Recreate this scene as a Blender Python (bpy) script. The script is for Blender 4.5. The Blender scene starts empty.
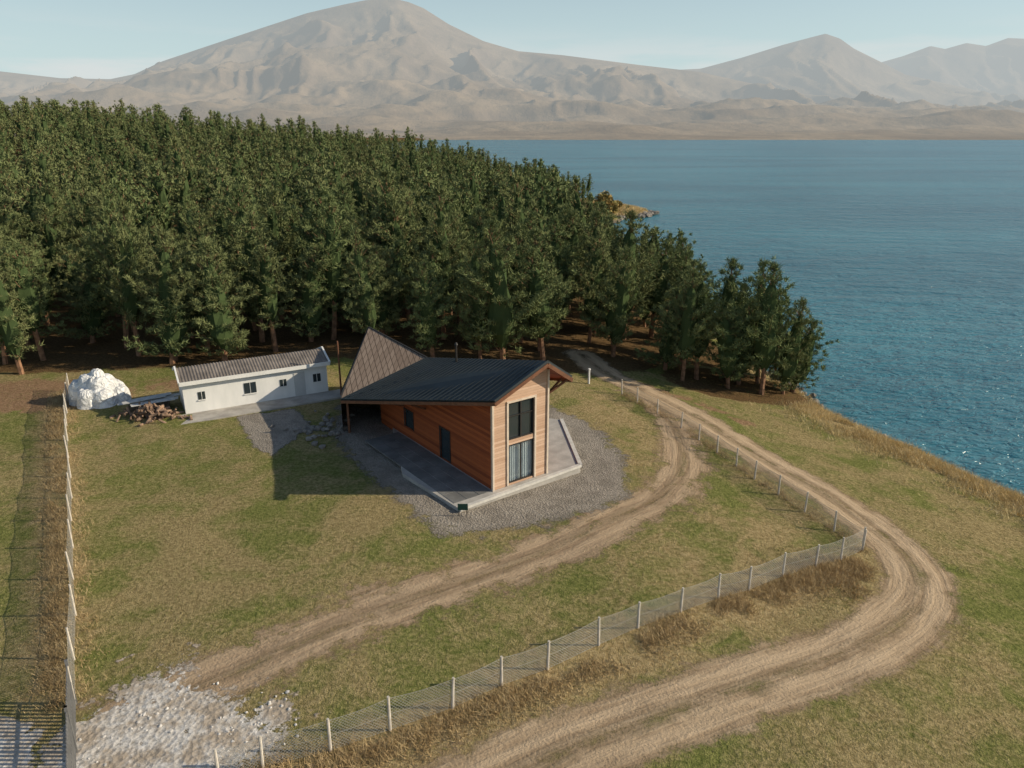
import bpy, math, numpy as np
from mathutils import Vector, Matrix
rng=np.random.default_rng(7)
S=bpy.context.scene
COL=S.collection

# ---------------------------------------------------------------- helpers
def link(o,parent=None):
    COL.objects.link(o)
    if parent is not None: o.parent=parent
    return o
def empty(name,loc=(0,0,0)):
    o=bpy.data.objects.new(name,None); o.location=loc; o.empty_display_size=.5
    return link(o)
def mesh_np(name,V,F,mats,smooth=False,attrs=None,matidx=None):
    V=np.asarray(V,dtype=np.float32); F=np.asarray(F,dtype=np.int32)
    me=bpy.data.meshes.new(name); k=F.shape[1]
    me.vertices.add(len(V)); me.vertices.foreach_set('co',V.ravel())
    me.loops.add(F.size); me.loops.foreach_set('vertex_index',F.ravel())
    me.polygons.add(len(F)); me.polygons.foreach_set('loop_start',np.arange(0,F.size,k,dtype=np.int32))
    if matidx is not None: me.polygons.foreach_set('material_index',np.asarray(matidx,dtype=np.int32))
    me.update(calc_edges=True)
    me.polygons.foreach_set('use_smooth',np.full(len(F),smooth))
    if attrs:
        for n,a in attrs.items():
            at=me.attributes.new(n,'FLOAT','POINT'); at.data.foreach_set('value',np.asarray(a,dtype=np.float32))
    for m in (mats if isinstance(mats,(list,tuple)) else [mats]): me.materials.append(m)
    return me
def obj(name,me,parent=None,loc=(0,0,0)):
    o=bpy.data.objects.new(name,me); o.location=loc
    return link(o,parent)
def poly_obj(name,verts,faces,mat,parent=None,smooth=False):
    me=bpy.data.meshes.new(name); me.from_pydata([tuple(v) for v in verts],[],faces); me.update()
    if smooth: me.polygons.foreach_set('use_smooth',[True]*len(me.polygons))
    me.materials.append(mat); return obj(name,me,parent)
class Acc:
    """collects boxes / beams into one mesh"""
    def __init__(s): s.v=[]; s.f=[]
    def prism(s,bot,top):
        n=len(bot); o=len(s.v); s.v+= [tuple(p) for p in bot]+[tuple(p) for p in top]
        s.f.append([o+i for i in range(n)][::-1]); s.f.append([o+n+i for i in range(n)])
        for i in range(n):
            j=(i+1)%n; s.f.append([o+i,o+j,o+n+j,o+n+i])
    def beam(s,a,b,w,h=None,up=(0,0,1)):
        h=h or w; a=Vector(a); b=Vector(b); d=(b-a).normalized(); up=Vector(up)
        if abs(d.dot(up))>.98: up=Vector((1,0,0))
        x=d.cross(up).normalized()*w/2; y=x.cross(d).normalized()*h/2
        s.prism([a-x-y,a+x-y,a+x+y,a-x+y],[b-x-y,b+x-y,b+x+y,b-x+y])
    def cyl(s,a,b,r1,r2=None,n=8):
        r2=r1 if r2 is None else r2; a=Vector(a); b=Vector(b); d=(b-a).normalized()
        up=Vector((0,0,1)) if abs(d.z)<.9 else Vector((1,0,0))
        x=d.cross(up).normalized(); y=x.cross(d)
        c=[(math.cos(2*math.pi*i/n),math.sin(2*math.pi*i/n)) for i in range(n)]
        s.prism([a+x*r1*p+y*r1*q for p,q in c],[b+x*r2*p+y*r2*q for p,q in c])
    def make(s,name,mat,parent=None):
        return poly_obj(name,s.v,s.f,mat,parent)

def hash2(ix,iy,seed):
    n=np.sin(ix*127.1+iy*311.7+seed*74.7)*43758.5453
    return n-np.floor(n)
def vn(x,y,seed=0):
    ix=np.floor(x); iy=np.floor(y); fx=x-ix; fy=y-iy
    fx=fx*fx*fx*(fx*(fx*6-15)+10); fy=fy*fy*fy*(fy*(fy*6-15)+10)
    a=hash2(ix,iy,seed); b=hash2(ix+1,iy,seed); c=hash2(ix,iy+1,seed); d=hash2(ix+1,iy+1,seed)
    return (a*(1-fx)+b*fx)*(1-fy)+(c*(1-fx)+d*fx)*fy
def fbm(x,y,seed=0,o=4):
    r=0;amp=.5;t=0
    for i in range(o):
        r=r+amp*vn(x*2**i+i*13.1,y*2**i-i*7.7,seed+i); t+=amp; amp*=.5
    return r/t
def ridged(x,y,seed=0,o=5,g=.5):
    r=0;amp=.5;t=0;w=1
    for i in range(o):
        n=1-np.abs(2*vn(x*2**i+i*5.3,y*2**i+i*9.1,seed+i)-1); n=n*n
        r=r+amp*n*w; w=np.clip(n*1.5,0,1); t+=amp; amp*=g
    return r/t
def sstep(a,b,x):
    u=np.clip((x-a)/(b-a),0,1); return u*u*(3-2*u)

# ---------------------------------------------------------------- material helpers
class M:
    def __init__(s,name):
        s.m=bpy.data.materials.new(name); s.m.use_nodes=True; s.t=s.m.node_tree; s.t.nodes.clear()
        s.out=s.n('ShaderNodeOutputMaterial')
    def n(s,typ,**k):
        nd=s.t.nodes.new(typ)
        for a,b in k.items(): setattr(nd,a,b)
        return nd
    def l(s,a,b): s.t.links.new(a,b)
    def put(s,sock,val):
        if hasattr(val,'is_output'): s.l(val,sock)
        else:
            if isinstance(val,tuple) and len(val)==3 and sock.type=='RGBA': val=(*val,1)
            sock.default_value=val
    def noise(s,scale,detail=4,rough=.5,vec=None,dist=0):
        n=s.n('ShaderNodeTexNoise'); n.inputs['Scale'].default_value=scale; n.inputs['Detail'].default_value=detail
        n.inputs['Roughness'].default_value=rough; n.inputs['Distortion'].default_value=dist
        if vec is not None: s.l(vec,n.inputs['Vector'])
        return n.outputs['Fac']
    def pos(s): return s.n('ShaderNodeNewGeometry').outputs['Position']
    def mapv(s,vec,scale=(1,1,1),rot=(0,0,0)):
        n=s.n('ShaderNodeMapping'); n.inputs['Scale'].default_value=scale; n.inputs['Rotation'].default_value=rot
        s.l(vec,n.inputs['Vector']); return n.outputs['Vector']
    def math(s,op,a,b=None,c=None,clamp=False):
        n=s.n('ShaderNodeMath',operation=op); n.use_clamp=clamp
        for i,v in enumerate((a,b,c)):
            if v is not None: s.put(n.inputs[i],v)
        return n.outputs[0]
    def ramp(s,x,a,b,lo=0.,hi=1.):
        n=s.n('ShaderNodeMapRange'); n.interpolation_type='SMOOTHSTEP'
        s.put(n.inputs['Value'],x); n.inputs['From Min'].default_value=a; n.inputs['From Max'].default_value=b
        n.inputs['To Min'].default_value=lo; n.inputs['To Max'].default_value=hi
        return n.outputs['Result']
    def mix(s,f,a,b,mode='MIX'):
        n=s.n('ShaderNodeMix',data_type='RGBA',blend_type=mode)
        s.put(n.inputs[0],f); s.put(n.inputs[6],a); s.put(n.inputs[7],b); return n.outputs[2]
    def attr(s,name): 
        return s.n('ShaderNodeAttribute',attribute_name=name).outputs['Fac']
    def bump(s,h,strength=.5,dist=.05):
        n=s.n('ShaderNodeBump'); n.inputs['Strength'].default_value=strength; n.inputs['Distance'].default_value=dist
        s.l(h,n.inputs['Height']); return n.outputs['Normal']
    def bsdf(s,col,rough=.9,normal=None,spec=.3,metal=0,**kw):
        n=s.n('ShaderNodeBsdfPrincipled'); s.put(n.inputs['Base Color'],col); s.put(n.inputs['Roughness'],rough)
        n.inputs['Specular IOR Level'].default_value=spec; n.inputs['Metallic'].default_value=metal
        if normal is not None: s.l(normal,n.inputs['Normal'])
        return n.outputs[0]
    def diff(s,col,normal=None):
        n=s.n('ShaderNodeBsdfDiffuse'); s.put(n.inputs['Color'],col)
        if normal is not None: s.l(normal,n.inputs['Normal'])
        return n.outputs[0]
    def done(s,sh): s.l(sh,s.out.inputs['Surface']); return s.m

def simple(name,col,rough=.8,var=.25,scale=3.,metal=0,spec=.3,bump=.2):
    m=M(name); p=m.n('ShaderNodeTexCoord').outputs['Object']
    n=m.noise(scale,5,.6,p); n2=m.noise(scale*9,3,.6,p)
    dark=tuple(c*(1-var) for c in col); lite=tuple(min(1,c*(1+var)) for c in col)
    c=m.mix(m.ramp(n,.3,.7),dark,lite); c=m.mix(m.math('MULTIPLY',m.ramp(n2,.4,.7),.3),c,dark)
    return m.done(m.bsdf(c,rough,m.bump(n2,bump,.02),spec,metal))

def grass_color(m,p):
    big=m.noise(.11,3,.62,p,.9); mid=m.noise(.5,4,.7,p,.8); fine=m.noise(4.5,4,.78,p); vf=m.noise(20.,1,.7,p)
    green=m.mix(m.ramp(fine,.35,.65),(.118,.148,.038),(.230,.245,.074))
    dry=m.mix(m.ramp(fine,.3,.7),(.23,.172,.080),(.45,.36,.185))
    f=m.math('ADD',m.math('MULTIPLY',big,1.3),m.math('MULTIPLY',mid,.8))
    f=m.math('ADD',f,m.math('MULTIPLY',fine,.45))
    c=m.mix(m.ramp(f,1.05,1.46,.10,1.),green,dry)
    c=m.mix(m.ramp(vf,.45,.75,0,.5),c,(.085,.085,.03))
    return c,fine,vf,mid
# ground
m=M('meadow_ground'); p=m.pos()
c,fine,vf,mid=grass_color(m,p)
forest=m.attr('forest'); bare=m.attr('bare'); dryA=m.attr('dry')
c=m.mix(m.ramp(m.math('ADD',dryA,m.math('MULTIPLY',m.math('SUBTRACT',mid,.5),1.4)),.25,.9,0,.85),c,m.mix(m.ramp(fine,.3,.7),(.27,.19,.09),(.48,.37,.20)))
ff=m.mix(m.ramp(fine,.3,.7),(.08,.055,.028),(.19,.12,.06))
c=m.mix(m.ramp(m.math('ADD',forest,m.math('MULTIPLY',m.math('SUBTRACT',mid,.5),.9)),.35,.6),c,ff)
earth=m.mix(m.ramp(fine,.3,.7),(.21,.125,.07),(.37,.245,.15))
c=m.mix(m.ramp(m.math('ADD',bare,m.math('MULTIPLY',m.math('SUBTRACT',mid,.5),1.2)),.4,.65),c,earth)
shore=m.attr('shore')
rk=m.mix(m.ramp(fine,.35,.65),(.10,.085,.065),(.28,.24,.18))
c=m.mix(m.ramp(m.math('ADD',shore,m.math('MULTIPLY',m.math('SUBTRACT',mid,.5),.8)),.4,.6),c,rk)
hgt=m.math('ADD',m.math('MULTIPLY',fine,1.),m.math('MULTIPLY',vf,.4))
MAT_GROUND=m.done(m.diff(c,m.bump(hgt,1.,.16)))

def road_mat(name,c1,c2,grassy,rag,fade):
    m=M(name); p=m.pos()
    lat=m.attr('lat'); alo=m.attr('along'); mask=m.attr('mask')
    cv=m.n('ShaderNodeCombineXYZ'); m.l(m.math('MULTIPLY',lat,3.),cv.inputs[0]); m.l(m.math('MULTIPLY',alo,.22),cv.inputs[1])
    st=m.noise(1.,5,.65,cv.outputs[0],.3); fine=m.noise(7.,4,.7,p); mid=m.noise(.6,5,.65,p)
    base=m.mix(m.ramp(st,.32,.68),c1,c2)
    base=m.mix(m.ramp(fine,.5,.75,0,.45),base,tuple(x*.6 for x in c1))
    al=m.math('ABSOLUTE',m.math('ADD',lat,m.math('MULTIPLY',m.math('SUBTRACT',mid,.5),1.3)))
    rut=m.math('SUBTRACT',1.,m.math('MULTIPLY',m.math('ABSOLUTE',m.math('SUBTRACT',al,.85)),1.9),clamp=True)
    base=m.mix(m.math('MULTIPLY',rut,.5),base,tuple(min(1,x*1.18) for x in c2))
    # grass survives between the wheel tracks: let the turf below show through
    cen=m.math('SUBTRACT',1.,m.math('MULTIPLY',al,1.7),clamp=True)
    cen=m.math('MULTIPLY',cen,m.ramp(m.math('ADD',mid,m.math('MULTIPLY',fine,.5)),.55,.95,0,grassy))
    a=m.math('ADD',mask,m.math('MULTIPLY',m.math('SUBTRACT',mid,.5),rag))
    a=m.math('ADD',a,m.math('MULTIPLY',m.math('SUBTRACT',fine,.5),.9))
    a=m.math('MULTIPLY',m.ramp(a,.22,.78,0,fade),m.math('SUBTRACT',1.,cen))
    bs=m.diff(base,m.bump(m.math('ADD',fine,m.math('MULTIPLY',st,1.5)),.8,.10))
    tr=m.n('ShaderNodeBsdfTransparent').outputs[0]; mx=m.n('ShaderNodeMixShader')
    m.l(a,mx.inputs[0]); m.l(tr,mx.inputs[1]); m.l(bs,mx.inputs[2])
    return m.done(mx.outputs[0])
MAT_ROAD=road_mat('dirt_road',(.32,.23,.145),(.50,.38,.255),.85,1.5,1.)
MAT_TRACK=road_mat('dirt_track',(.32,.225,.145),(.48,.36,.24),.6,2.5,.92)
def patch_mat(name,c1,c2,sc=9.,soft=(.35,.6),amp=1.0,c3=None):
    m=M(name); p=m.pos(); mask=m.attr('mask')
    fine=m.noise(sc,5,.75,p); mid=m.noise(.8,5,.7,p); vor=m.n('ShaderNodeTexVoronoi'); vor.inputs['Scale'].default_value=sc; m.l(p,vor.inputs['Vector'])
    c=m.mix(m.ramp(fine,.3,.7),c1,c2); c=m.mix(m.ramp(mid,.40,.62,0,.85 if c3 else .5),c,c3 or tuple(x*.72 for x in c1))
    a=m.math('ADD',mask,m.math('MULTIPLY',m.math('SUBTRACT',mid,.5),amp)); a=m.math('ADD',a,m.math('MULTIPLY',m.math('SUBTRACT',fine,.5),.7))
    a=m.ramp(a,*soft)
    bs=m.diff(c,m.bump(m.math('ADD',fine,vor.outputs['Distance']),.8,.06))
    tr=m.n('ShaderNodeBsdfTransparent').outputs[0]; mx=m.n('ShaderNodeMixShader')
    m.l(a,mx.inputs[0]); m.l(tr,mx.inputs[1]); m.l(bs,mx.inputs[2])
    return m.done(mx.outputs[0])
MAT_GRAVEL=patch_mat('gravel',(.20,.175,.145),(.39,.35,.30),9.,(.3,.7),1.9)
MAT_CHALK=patch_mat('chalk_rubble',(.42,.39,.35),(.76,.73,.69),5.,(.42,.66),2.8,(.36,.29,.215))

# ---------------------------------------------------------------- terrain
YS=[-60,20,45,65,75,100,150,200,232,243,253,262,275,300,340,370,400,500]
XS=[62,47,39.5,31,30,28,24,24,28,42,47,40,34,30,22,0,-60,-300]
def shx(y): return np.interp(y,YS,XS)
def H(x,y):
    x=np.asarray(x,float); y=np.asarray(y,float)
    d=shx(y)-x
    d=d+ (fbm(x*.18,y*.18,3,3)-.5)*2.2*np.clip(1-np.abs(d-2)/9,0,1)
    b=np.interp(d,[-40,0,2.5,5,14,22,30,38,48],[-11,-6,-4.6,-4.0,-2.6,-1.5,-0.7,-0.2,0])
    f=np.clip((15-x)/165,0,1.1); u=np.clip((y-68)/190,0,1); u=u*u*(3-2*u)
    far=1-sstep(450,1000,y)
    h=b+16*f*u*far
    near=np.clip((90-y)/20,0,1)*np.clip(d/8,0,1)
    return h+near*((fbm(x*.12,y*.12,11,3)-.5)*.34)
def Hs(x,y): return float(H(x,y))
def axis(lo,hi,step,neg,pos,g=1.13):
    a=list(np.arange(lo,hi,step)); s=step; x=a[-1]
    while x<pos: s*=g; x+=s; a.append(x)
    s=step; x=a[0]; pre=[]
    while x>neg: s*=g; x-=s; pre.append(x)
    return np.array(pre[::-1]+a)
AX=axis(-46,50,.3,-30000,30000); AY=axis(12,80,.3,-3000,30000,1.09)
GX,GY=np.meshgrid(AX,AY); GZ=H(GX,GY)
def segdist(X,Y,pts):
    best=np.full(X.shape,1e9); lat=np.zeros(X.shape); alo=np.zeros(X.shape); L=0
    for (x0,y0),(x1,y1) in zip(pts[:-1],pts[1:]):
        dx,dy=x1-x0,y1-y0; l=math.hypot(dx,dy); t=np.clip(((X-x0)*dx+(Y-y0)*dy)/l**2,0,1)
        px,py=x0+t*dx,y0+t*dy; d=np.hypot(X-px,Y-py)
        sg=np.sign((X-x0)*dy-(Y-y0)*dx); k=d<best
        best=np.where(k,d,best); lat=np.where(k,d*sg,lat); alo=np.where(k,L+t*l,alo); L+=l
    return best,lat,alo
def spline(pts,n=8):
    P=[Vector(p) for p in pts]; P=[P[0]*2-P[1]]+P+[P[-1]*2-P[-2]]; out=[]
    for i in range(1,len(P)-2):
        a,b,c,d=P[i-1:i+3]
        for k in range(n):
            t=k/n; out.append(.5*((2*b)+(c-a)*t+(2*a-5*b+4*c-d)*t*t+(3*b-3*c+d-a)*t**3))
    out.append(P[-2]); return [(p.x,p.y) for p in out]
def polysd(X,Y,pts):
    inside=np.zeros(X.shape,bool); n=len(pts)
    for i in range(n):
        x0,y0=pts[i]; x1,y1=pts[(i+1)%n]
        c=((y0>Y)!=(y1>Y))&(X<(x1-x0)*(Y-y0)/((y1-y0) if y1!=y0 else 1e-9)+x0); inside^=c
    d,_,_=segdist(X,Y,list(pts)+[pts[0]])
    return np.where(inside,d,-d)
FLOW=[(-9.5,18.6),(-8.3,19.2),(-6.2,19.9),(-4.3,20.8),(-2.2,21.9),(-0.4,23.1),(1.4,24.1),(3.6,25.6),(5.4,26.7),(7.5,27.9),(9.5,29.1),(11.2,30.0),(13.3,31.4),(15.4,32.6),(17.1,33.5),(18.9,34.9)]
FUP=[(18.9,34.9),(18.2,36.9),(17.3,39.0),(16.5,41.2),(15.7,43.4),(15.1,45.4),(14.4,47.6),(13.7,50),(12.9,52.4),(11.6,55.2),(10.4,57.6),(9.4,59.6)]
FLEFT=[(-36.2,57.2),(-35.0,54.8),(-33.4,51.9),(-31.9,49.2),(-30.3,46.5),(-28.7,43.8),(-27.0,41),(-25.4,38.3),(-23.9,35.6),(-22.3,32.9),(-20.7,30.1),(-19.1,27.4),(-17.6,24.6),(-16.2,22.2)]
GATE=[(-16.2,22.2),(-14.9,19.9),(-13.4,17.3)]

EDGE_X=[-300,-60,-44.5,-33,-24,-18,-11,-4,2.6,8,13,16]; EDGE_Y=[60,60,61.5,63,64.5,66,66,64.5,64.5,66.5,69,74]
def edge_y(x): return np.interp(x,EDGE_X,EDGE_Y)
D=shx(GY)-GX
forest=sstep(-3,3,GY-edge_y(GX))*(D>5)
gd=np.hypot((GX-22)/7.5,(GY-68)/5.5); forest=np.maximum(forest,sstep(1.25,.7,gd))
bare=sstep(4,1.2,np.hypot((GX+39)/3.2,(GY-56)/1.6)); bare=np.maximum(bare,.55*sstep(3,1,np.hypot((GX+25)/4,(GY-59)/1.5)))
bare=np.maximum(bare,.6*sstep(2.,0,np.abs(segdist(GX,GY,[(12,64),(16,60),(19,56)])[0])))
shore=sstep(2.6,.8,D)
dry=np.maximum(.95*sstep(3.0,.3,segdist(GX,GY,[(x+.4,y-.6) for x,y in FLOW])[0]),.8*sstep(2.2,.4,segdist(GX,GY,[(x-.7,y-.3) for x,y in FLEFT])[0]))
dry=np.maximum(dry,1.05*sstep(8.5,4.,D)*(D>0)); dry=np.maximum(dry,.75*sstep(5,1.5,np.hypot(GX-17,GY-31.5)))
dry=np.maximum(dry,.55*sstep(5,1.,segdist(GX,GY,[(6,31),(11,35),(15,38)])[0])); dry=np.maximum(dry,.6*sstep(4,1.,segdist(GX,GY,[(7,57),(9,49),(8,45)])[0]))
dry=dry*(GY<85)
penins=sstep(14,6,np.hypot((GX-42)/1.2,(GY-250)/1.4)); 
ny,nx=GX.shape
idx=np.arange(nx*ny).reshape(ny,nx)
F=np.stack([idx[:-1,:-1],idx[:-1,1:],idx[1:,1:],idx[1:,:-1]],-1).reshape(-1,4)
V=np.stack([GX,GY,GZ],-1).reshape(-1,3)
obj('ground',mesh_np('ground',V,F,MAT_GROUND,True,dict(forest=forest.ravel(),bare=np.maximum(bare,penins*.5).ravel(),shore=shore.ravel(),dry=dry.ravel())))

def overlay(name,mask,lat,alo,dz,mat):
    mk=mask.ravel(); keep=(mk[F]>0).any(1)&((GX.ravel()[F]>-46).all(1))&((GX.ravel()[F]<50).all(1))
    f=F[keep]; u,inv=np.unique(f,return_inverse=True); v=V[u].copy(); v[:,2]+=dz
    return obj(name,mesh_np(name,v,inv.reshape(-1,4),mat,True,dict(mask=mk[u],lat=lat.ravel()[u],along=alo.ravel()[u])))
ROAD=spline([(7,72),(8.8,66.5),(11.5,61.9),(14.6,56.0),(16.9,49.4),(18.6,44.7),(20.0,41.4),(20.9,37.7),(21.0,34.2),(19.9,30.9),(17.6,28.3),(14.8,26.2),(11.4,24.4),(8.0,22.8),(4.9,21.4),(2.0,20.0),(-0.4,18.6),(-4,16.6),(-9,13.8)])
TRACK=spline([(11.2,62.5),(12.2,58),(12.4,55.3),(12.2,49.8),(11.0,43.9),(9.0,39.8),(6.3,37.0),(3.0,34.0),(-0.6,31.2),(-3.8,29.1),(-7.0,26.9),(-9.4,25.0),(-11.5,23.3),(-14.0,21.4)])
near=(GX>-46)&(GX<50)&(GY>12)&(GY<80)
d,lat,alo=segdist(GX,GY,ROAD); mask=sstep(2.65,.7,d)*near; overlay('dirt_road',mask,lat,alo,.012,MAT_ROAD)
d,lat,alo=segdist(GX,GY,TRACK); mask=sstep(2.9,.3,d)*near*.88; overlay('dirt_track',mask,lat,alo,.008,MAT_TRACK)
GRAV=[(-12.5,48.5),(-9.5,43),(-6.6,38.6),(-3.5,34.4),(0.4,35.6),(4.5,37.2),(6.8,39.6),(7.2,46.4),(5.2,52),(2.5,54.5),(-1.6,52.1),(-8.7,52),(-13.,53.5)]
sd=polysd(GX,GY,GRAV); Z0=GX*0
overlay('gravel_yard',sstep(-1.6,1.2,sd)*near,Z0,Z0,.016,MAT_GRAVEL)
PATCH=[(-20.5,51.2),(-16.6,52.9),(-14.5,49.5),(-15.6,43.9),(-17.2,45.5)]
overlay('gravel_patch',sstep(-.5,.5,polysd(GX,GY,PATCH))*near,Z0,Z0,.020,MAT_GRAVEL)
CH=[(-16,14.),(-16.2,21.5),(-15,23.2),(-13.4,24.8),(-11.8,23.8),(-10.5,22.7),(-8.4,22.5),(-7.3,20.8),(-7.8,19.2),(-9,14)]
CH2=[(-24,13.5),(-24,20.6),(-18,21.6),(-16.5,21.2),(-14,14)]
overlay('chalk_rubble',np.maximum(sstep(-1.3,2.2,polysd(GX,GY,CH)),sstep(-.6,1.,polysd(GX,GY,CH2)))*near,Z0,Z0,.024,MAT_CHALK)

# ---------------------------------------------------------------- far mountains
my=2600+(16500-2600)*np.linspace(0,1,340)**1.25
ang=np.linspace(-1.05,1.15,760)
MY,MA=np.meshgrid(my,ang,indexing='ij'); MX=MA*MY
def slope(py): 
    v=(np.asarray(py,float)-384)/740; p=math.atan(252/740); c,s=math.cos(p),math.sin(p)
    return (-s-c*v)/(c-s*v)
def tabl(pairs,Y0):
    px=np.array([a for a,b in pairs],float); py=np.array([b for a,b in pairs],float)
    return (px-512)/740/1.08*Y0, slope(py)*Y0+20
warp=(fbm(MX/1500,MY/1500,21,4)-.5)
def ridge(pairs,Y0,wf,wb,pw,sd,gul,sc):
    tx,tz=tabl(pairs,Y0)
    r=np.where(MY<Y0,(Y0-MY)/wf,(MY-Y0)/wb); r=np.clip(r,0,1)
    X=MX*(Y0/MY)**(1-.5*r)+warp*1300*sstep(.05,.6,r)
    top=np.interp(X,tx,tz); k=(1-r)**pw
    g=ridged(MX/sc+warp*1.5,MY/(sc*3.4),sd,6,.55)
    return top*k + (g-.40)*gul*sstep(.0,.22,r)*k**.55
A=ridge([(-500,110),(-200,90),(0,78),(60,85),(110,86),(135,81),(165,68),(205,55),(260,37),(312,20),(350,11),(370,7),(386,5),(400,6),(412,9),(426,15),(450,31),(484,48),(518,58),(562,62),(640,72),(700,79),(760,92),(860,112),(1000,118),(1300,112)],8800,5200,5000,1.85,31,330,560)
B=ridge([(300,110),(560,85),(640,77),(700,74),(740,63),(780,50),(805,43),(820,39),(835,44),(850,54),(880,68),(905,80),(1000,100),(1200,110)],11500,4300,4000,1.5,47,330,700)
C=ridge([(600,120),(850,75),(880,66),(900,60),(925,50),(940,53),(960,47),(980,50),(1000,42),(1024,43),(1100,36),(1250,60),(1500,60)],14500,3500,2000,1.3,59,420,800)
hill=(fbm(MX/900,MY/620,71,4)-.40)*sstep(3100,4700,MY)*(1-sstep(6600,8600,MY))
low=(fbm(MX/420,MY/330,83,4)-.35)*60*sstep(2750,3500,MY)*(1-sstep(5500,7500,MY))
base=-8+sstep(2650,2760,MY)*6+np.clip(MY-2760,0,2500)*.03
Z=base+np.maximum(np.maximum(A,B),C)*sstep(2900,5400,MY)+np.clip(hill,0,1)*280+np.clip(low,-5,60)
n1,n2=MY.shape; ii=np.arange(n1*n2).reshape(n1,n2)
FM=np.stack([ii[:-1,:-1],ii[:-1,1:],ii[1:,1:],ii[1:,:-1]],-1).reshape(-1,4)
m=M('hazed_mountain_slopes'); p=m.pos()
n1_=m.noise(.0013,7,.62,p,.5); n2_=m.noise(.006,5,.65,p); n3_=m.noise(.0035,4,.6,p,1.)
geo=m.n('ShaderNodeNewGeometry'); sx=m.n('ShaderNodeSeparateXYZ'); m.l(geo.outputs['Normal'],sx.inputs[0])
c=m.mix(m.ramp(n1_,.35,.65),(.19,.135,.085),(.31,.23,.15)); c=m.mix(m.ramp(n2_,.45,.7,0,.4),c,(.13,.102,.066))
c=m.mix(m.ramp(n3_,.60,.72,0,.4),c,(.11,.097,.06))
c=m.mix(m.ramp(sx.outputs[2],.75,.95,.4,0),c,(.13,.10,.085))
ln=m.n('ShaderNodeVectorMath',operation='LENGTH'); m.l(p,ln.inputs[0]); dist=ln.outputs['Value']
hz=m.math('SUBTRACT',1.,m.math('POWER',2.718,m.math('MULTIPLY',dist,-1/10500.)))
em=m.n('ShaderNodeEmission'); em.inputs[0].default_value=(.54,.585,.59,1); em.inputs[1].default_value=1.0  # painted haze: glow mixed into the slopes, stronger with distance
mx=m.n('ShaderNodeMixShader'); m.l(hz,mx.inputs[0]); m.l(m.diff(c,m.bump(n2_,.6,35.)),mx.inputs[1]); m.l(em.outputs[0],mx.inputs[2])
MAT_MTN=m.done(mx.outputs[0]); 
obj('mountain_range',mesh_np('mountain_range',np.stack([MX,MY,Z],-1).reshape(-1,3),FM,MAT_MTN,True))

# ---------------------------------------------------------------- lake
m=M('lake_water'); p=m.pos()
w1=m.noise(.75,3,.6,m.mapv(p,(1,1.9,1),(0,0,.5)),.5); w2=m.noise(.09,4,.55,m.mapv(p,(1,2.4,1),(0,0,.3)))
big=m.noise(.006,5,.6,m.mapv(p,(.5,2.4,1)))
c=m.mix(m.ramp(big,.35,.65),(.026,.130,.180),(.044,.200,.255))
hh=m.math('ADD',m.math('MULTIPLY',w1,.55),m.math('MULTIPLY',w2,1.7))
MAT_W=m.done(m.bsdf(c,.24,m.bump(hh,1.,.9),.28))
wx=axis(-60,400,20,-9000,30000,1.2); wy=axis(-40,400,20,-3000,9000,1.2)
WX,WY=np.meshgrid(wx,wy); a,b=WX.shape; wi=np.arange(a*b).reshape(a,b)
obj('lake_water',mesh_np('lake_water',np.stack([WX,WY,WX*0-6.],-1).reshape(-1,3),np.stack([wi[:-1,:-1],wi[:-1,1:],wi[1:,1:],wi[1:,:-1]],-1).reshape(-1,4),MAT_W))

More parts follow.
